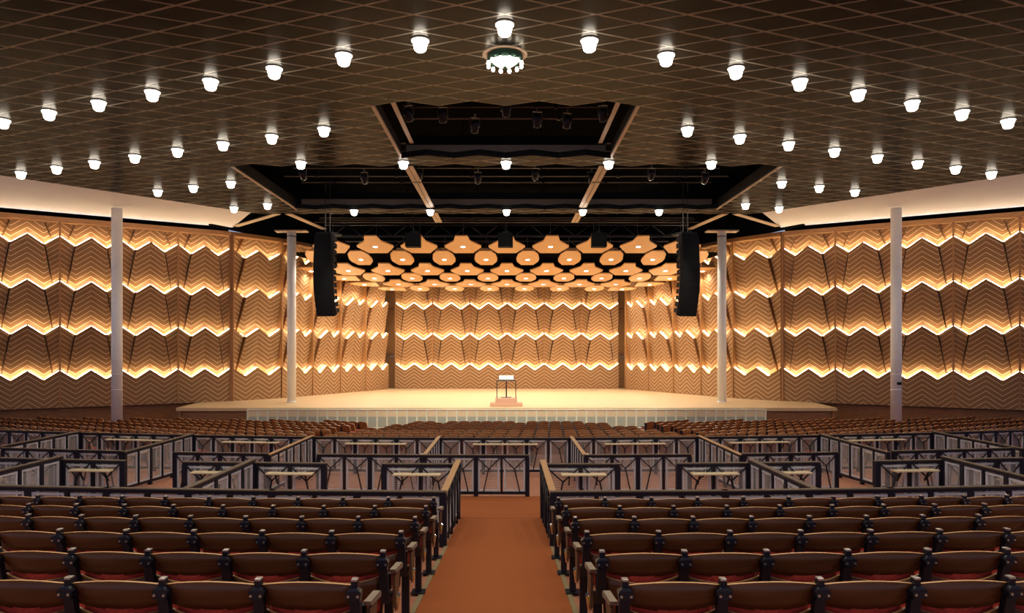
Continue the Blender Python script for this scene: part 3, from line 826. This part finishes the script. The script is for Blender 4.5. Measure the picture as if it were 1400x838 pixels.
F = [(-16.8,-13.1,None,None),(-12.95,-9.35,(-12.0,-10.2,1),None),(-9.25,-5.7,(-8.3,-6.6,1),None),(-5.6,-2.0,(-4.65,-2.9,1),None),(-1.94,1.77,(-1.0,.85,1),None),(1.85,5.46,(2.75,4.5,1),None),(5.55,9.15,(6.4,8.2,1),None),(9.25,12.85,(10.1,11.9,1),None),(13.0,16.8,None,None)]
crow(20.9, ZF, F, lambda q: 'partition along the back of the far boxes, %s from the left' % ORD[q+1])
for x, y0, y1, z, rl, lab in (
    [(-4.65,10.2,13.2,ZA-.03,'railcap','left near side partition, first out from the aisle boxes'),(-8.4,10.2,13.2,ZA-.03,'railcap','left near side partition, second out from the aisle boxes'),
     (4.42,10.2,13.2,ZA-.03,'railcap','right near side partition, first out from the aisle boxes'),(8.16,10.2,13.2,ZA-.03,'railcap','right near side partition, second out from the aisle boxes'),
     (-1.97,17.0,20.9,ZE-.03,'handrail','oak topped side partition between middle boxes, just left of centre'),(1.81,17.0,20.9,ZE-.03,'handrail','oak topped side partition between middle boxes, just right of centre'),
     (-5.65,17.0,20.9,ZE-.03,'handrail','oak topped side partition of the middle boxes, second left of centre'),(5.51,17.0,20.9,ZE-.03,'handrail','oak topped side partition of the middle boxes, second right of centre'),
     (-9.3,17.0,20.9,ZE-.03,'railcap','dark topped side partition of the middle boxes, third left of centre'),(9.2,17.0,20.9,ZE-.03,'railcap','dark topped side partition of the middle boxes, third right of centre'),
     (-13.03,17.0,20.9,ZE-.03,'railcap','outermost left side partition of the middle boxes'),(12.92,17.0,20.9,ZE-.03,'railcap','outermost right side partition of the middle boxes')]):
    inner = 1 if x > 0 else -1
    near = y0 < 12
    partition('black mesh ' + lab if 'oak' not in lab else lab, (x, yc(y0, x)+.05), (x, yc(y1, x)-.05), z, rl, strut=False,
              ledge=((.5, 1.5, -.24, -.03) if x > 0 else (.5, 1.5, .03, .24)))

# ------------------------------------------------------------------ theatre seats
def shell(b, W_, rows, bulge, th, nx=12, mf=0, me_=1):
    """curved board: rows of (z, y, arc), concave towards the sitter (+y)"""
    def grid(dy):
        out = []
        for z, y, arc in rows:
            r = []
            for i in range(nx+1):
                u = -1+2*i/nx
                r.append(b.bm.verts.new((u*W_/2, y-bulge*(1-u*u)+dy, z+arc*(1-u*u))))
            out.append(r)
        return out
    A, Bk = grid(0), grid(th)
    nr = len(rows)
    for j in range(nr-1):
        for i in range(nx):
            f = b.bm.faces.new((A[j][i], A[j][i+1], A[j+1][i+1], A[j+1][i])); f.material_index = mf; f.smooth = True
            f = b.bm.faces.new((Bk[j][i+1], Bk[j][i], Bk[j+1][i], Bk[j+1][i+1])); f.material_index = mf; f.smooth = True
    for j in (0, nr-1):
        for i in range(nx):
            f = b.bm.faces.new((A[j][i], A[j][i+1], Bk[j][i+1], Bk[j][i])); f.material_index = me_
    for i in (0, nx):
        for j in range(nr-1):
            f = b.bm.faces.new((A[j][i], A[j+1][i], Bk[j+1][i], Bk[j][i])); f.material_index = me_
    return b
CW = .57
STD = [(-.015,.802),(.022,.802),(.045,.66),(.075,.52),(.13,.46),(.27,.44),(.27,0),(.215,0),(.215,.385),(.09,.40),(.035,.50),(.005,.62),(-.02,.72)]
def standard(parent, x, name='standard', end=0):
    b = B(); b.prism([(x-.031, y, z) for y, z in STD[2:12]+[(-.012,.69),(.036,.69)]], (.062,0,0)); b.prism([(x-.020, y, z) for y, z in ((-.015,.802),(.022,.802),(.040,.68),(-.016,.68))], (.040,0,0)); b.box(x-.07, x+.07, .17, .31, 0, .014)
    st = b.build(name, 'iron', parent)
    b = B()
    b.prism([(x-.046,-.045,.738),(x-.038,-.045,.700),(x+.038,-.045,.700),(x+.046,-.045,.738),(x+.036,-.045,.752),(x-.036,-.045,.752)], (0,.06,0)); b.prism([(x-.036,-.042,.752),(x+.036,-.042,.752),(x+.020,-.036,.764),(x-.020,-.036,.764)], (0,.045,0))
    br = b.build('bracket', 'iron', st)
    b = B(); b.box(x-.018, x+.018, -.02, .028, .798, .812, 0, .003); b.build('cap', 'steel', st)
    b = B()
    for sx in (-1, 1): b.tube((x+sx*.028,-.053,.722), (x+sx*.028,-.043,.722), .008, 8)
    b.build('bolts', 'steel', st)
    if end:
        b = B()
        b.prism([(x-.02+end*.055,.07,.655),(x-.02+end*.055,.36,.625),(x-.02+end*.055,.40,.60),(x-.02+end*.055,.38,.58),(x-.02+end*.055,.09,.625)], (.045,0,0)); b.build('arm_pad', 'arm', st)
        b = B()
        b.prism([(x-.008+end*.055,.11,.60),(x-.008+end*.055,.33,.58),(x-.008+end*.055,.27,.40),(x-.008+end*.055,.22,.32),(x-.008+end*.055,.15,.36)], (.02,0,0)); b.build('end_panel', 'armside', st)
        b = B(); b.tube((x-end*.03,.30,.44), (x-end*.03,.30,.56), .038, 14); b.build('hinge_housing', 'navy', st)
        b = B(); b.box(x+end*.055+end*.012-.004, x+end*.055+end*.012+.004, .19, .225, .37, .42); b.build('seat_badge', 'gold', st)
        b = B(); b.tube((x+end*.03,.243,.44), (x+end*.075,.243,.405), .022, 10); b.tube((x+end*.07,.243,.41), (x+end*.055,.243,.30), .014, 8); b.build('aisle_light', 'chrome', st)
    return st
def make_seat(side, end=False):
    r = bpy.data.objects.new('theatre_seat', None); COL.objects.link(r)
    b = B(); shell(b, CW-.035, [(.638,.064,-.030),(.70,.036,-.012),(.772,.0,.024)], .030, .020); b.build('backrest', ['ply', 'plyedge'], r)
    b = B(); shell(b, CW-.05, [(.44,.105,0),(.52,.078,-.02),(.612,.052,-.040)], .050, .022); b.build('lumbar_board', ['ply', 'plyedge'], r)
    b = B(); shell(b, CW-.08, [(.47,.135,0),(.56,.10,-.02),(.66,.078,-.045)], .050, .035, mf=0, me_=0); b.build('back_cushion', 'red', r)
    TM = Matrix.Translation((0,.20,.43)) @ Matrix.Rotation(math.radians(58), 4, 'X') @ Matrix.Translation((0,-.20,-.43))
    b = B(); b.box(-.25, .25, .06, .44, .385, .405, 0, .008, TM); b.box(-.25, .25, .05, .065, .385, .44, 1, .004, TM); b.build('seat_pan', ['ply', 'plyedge'], r)
    b = B(); b.box(-.24, .24, .07, .44, .407, .49, 0, .03, TM); b.build('seat_cushion', 'red', r)
    standard(r, side*CW/2)
    if end: standard(r, -side*CW/2, 'aisle_standard', -side)
    return r
seatP = {}
for s in (-1, 1):
    for e in (False, True): seatP[(s, e)] = make_seat(s, e)
used = set()
ROWD = [4.22, 5.17, 6.12, 7.07, 8.02, 8.97]
PITCH = {-1: [.56,.561,.586,.551,.564,.56], 1: [.568,.586,.603,.573,.593,.572]}
XEND = {-1: [-.885,-.885,-.895,-.90,-.90,-.91], 1: [.675,.665,.66,.65,.635,.62]}
RN = ['nearest row', 'second row', 'third row', 'fourth row', 'fifth row', 'sixth row, against the partition']
n_near = 0
for s in (-1, 1):
    for r in range(6):
        D = ROWD[r]; p = PITCH[s][r]; x = XEND[s][r]; k = 0
        while True:
            cx = x+s*p*(k+.5)
            edge_px = 694.5+(cx-s*p/2)/yc(D, cx)*1000
            if edge_px < -2 or edge_px > 1402: break
            key = (s, k == 0)
            if key in used: o = copy_tree(seatP[key])
            else: o = seatP[key]; used.add(key)
            y = yc(D, cx)
            o.location = (cx, y, fz(cx, y)); o.rotation_euler = (0, 0, math.atan(.016*cx)); o.scale = (p/CW, 1, 1)
            lab = 'brown plywood theatre seat %s of aisle, %s, %s' % ('left' if s < 0 else 'right', RN[r], 'on the aisle' if k == 0 else '%s from the aisle' % ORD[k+1])
            tag(o, lab, 'theatre seat', 'theatre seats in the near block %s of the aisle' % ('left' if s < 0 else 'right'))
            n_near += 1; k += 1

# far banks: one simple mesh per seat
def far_seat_bm():
    b = B()
    shell(b, .495, [(.36,.12,0),(.58,.06,-.01),(.755,.0,.040)], .05, .04, nx=6)
    b.box(-.24, .24, .10, .46, .40, .47, 2)
    b.box(-.285, -.245, .0, .14, 0, .74, 3); b.box(-.285, -.245, .10, .40, .50, .55, 3)
    return b
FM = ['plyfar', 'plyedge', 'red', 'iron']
fb = far_seat_bm(); fo = fb.build('far_seat_tmp', FM); FME = fo.data; FME.name = 'theatre_seat_far'; bpy.data.objects.remove(fo)
far = []   # (x, y, rz, bank, row, order)
for r in range(11):
    y0 = 36.0-1.25*r
    xl, xr = -5.0-.285*(36-y0)+.4, 5.0+.285*(36-y0)-.4
    n_ = int((xr-xl)/.56); off = .28*(r % 2)
    for i in range(n_):
        x = AX+xl+off+.56*(i+.5)
        if x > AX+xr: continue
        if r == 0 and abs(x-AX) < 5 and i in (2, 9+3*0, 15): continue
        y = y0+.004*x*x*0
        far.append((x, y, 0.0, 'centre bank', r, i))
for s in (-1, 1):
    rd = Vector((.87, -.50)); 
    for r in range(14):
        ex, ey = 6.75+.12*(r)+.2*(r % 2), 35.3-1.31*r
        for k in range(60):
            x = ex+.87*.56*(k+.5); y = ey+.50*.56*(k+.5)
            # front limits: stage front, wall
            yw = (36.83*K)-.65*(x-13.97*K)
            if y > 36.7 or y > yw-1.6 or x > 27: break
            if y < yc(20.9, x)+1.6: continue
            if x < 9.2 and y < 26 and False: continue
            if (x-16.3*K)**2+(y-30.6*K)**2 < .45: continue
            far.append((AX+s*x, y, s*math.radians(29.9), 'left bank' if s < 0 else 'right bank', r, k))
def proj(x, y, z): return 694.5+1000*x/y, 478-1000*(z-EYE)/y
vis = []
for f in far:
    px_, py_ = proj(f[0], f[1], fz(f[0], f[1])+.79)
    lim = proj(f[0], yc(20.9, f[0]*20.9/f[1]), ZF)[1]
    inview = 0 <= px_ <= 1400 and py_ < lim-1
    vis.append((inview, -f[1]))
order = sorted(range(len(far)), key=lambda i: (not vis[i][0], -vis[i][1]))
indiv = set(order[:300-n_near])
print('near', n_near, 'far', len(far), 'visible far', sum(v[0] for v in vis))
grp = {}
for i in indiv: grp.setdefault((far[i][3], far[i][4]), []).append(i)
rows_in = {}
for (bank, r) in grp: rows_in.setdefault(bank, []).append(r)
for bank in rows_in: rows_in[bank].sort(reverse=True)
for (bank, r), ids in grp.items():
    ids.sort(key=lambda i: far[i][0])
    rk = rows_in[bank].index(r)+1
    for q, i in enumerate(ids):
        x, y, rz, _, _, _ = far[i]
        o = bpy.data.objects.new('theatre_seat', FME); COL.objects.link(o)
        o.location = (x, y, fz(x, y)); o.rotation_euler = (0, 0, rz)
        tag(o, 'small brown theatre seat in the %s, %s row beyond the boxes, %s from left' % (bank, ORD[rk], ORD[q+1]), 'theatre seat', 'theatre seats in the far %s' % bank)
b = B(); base = B(); 
fbm = bmesh.new(); fbm.from_mesh(FME)
V0 = [v.co.copy() for v in fbm.verts]; F0 = [([v.index for v in f.verts], f.material_index) for f in fbm.faces]; fbm.free()
for i in range(len(far)):
    if i in indiv: continue
    x, y, rz, *_ = far[i]; z = fz(x, y); ca, sa = math.cos(rz), math.sin(rz)
    vs = [b.bm.verts.new((x+v.x*ca-v.y*sa, y+v.x*sa+v.y*ca, z+v.z)) for v in V0]
    for ids, mi in F0:
        f = b.bm.faces.new([vs[q] for q in ids]); f.material_index = mi
o = b.build('theatre_seat_rows', FM, fix=False)
tag(o, 'distant rows of small brown theatre seats filling the banks before the stage', 'theatre seat', kind='stuff')

# ------------------------------------------------------------------ light, world, camera
w = bpy.data.worlds.new('World'); scene.world = w; w.use_nodes = True
bg = w.node_tree.nodes['Background']; bg.inputs[0].default_value = (.62, .70, 1.0, 1); bg.inputs[1].default_value = .62
cam = bpy.data.cameras.new('Camera'); co = bpy.data.objects.new('Camera', cam); COL.objects.link(co)
co.location = (0, 0, EYE); co.rotation_euler = (PI/2, 0, 0)
cam.sensor_width = 36; cam.lens = 36*1000/1400; cam.shift_x = 5.5/1400; cam.shift_y = 59/1400
cam.clip_end = 500
scene.camera = co
vs = scene.view_settings
scene.display_settings.display_device = 'sRGB'
vs.view_transform = 'Standard'; vs.look = 'None'; vs.exposure = 0; vs.gamma = 1; vs.use_curve_mapping = False
cy = scene.cycles
cy.max_bounces = 7; cy.diffuse_bounces = 4; cy.glossy_bounces = 3; cy.transmission_bounces = 2; cy.transparent_max_bounces = 24
cy.use_denoising = True; cy.sample_clamp_indirect = 6; cy.caustics_reflective = False; cy.caustics_refractive = False
try: cy.use_light_tree = True
except Exception: pass
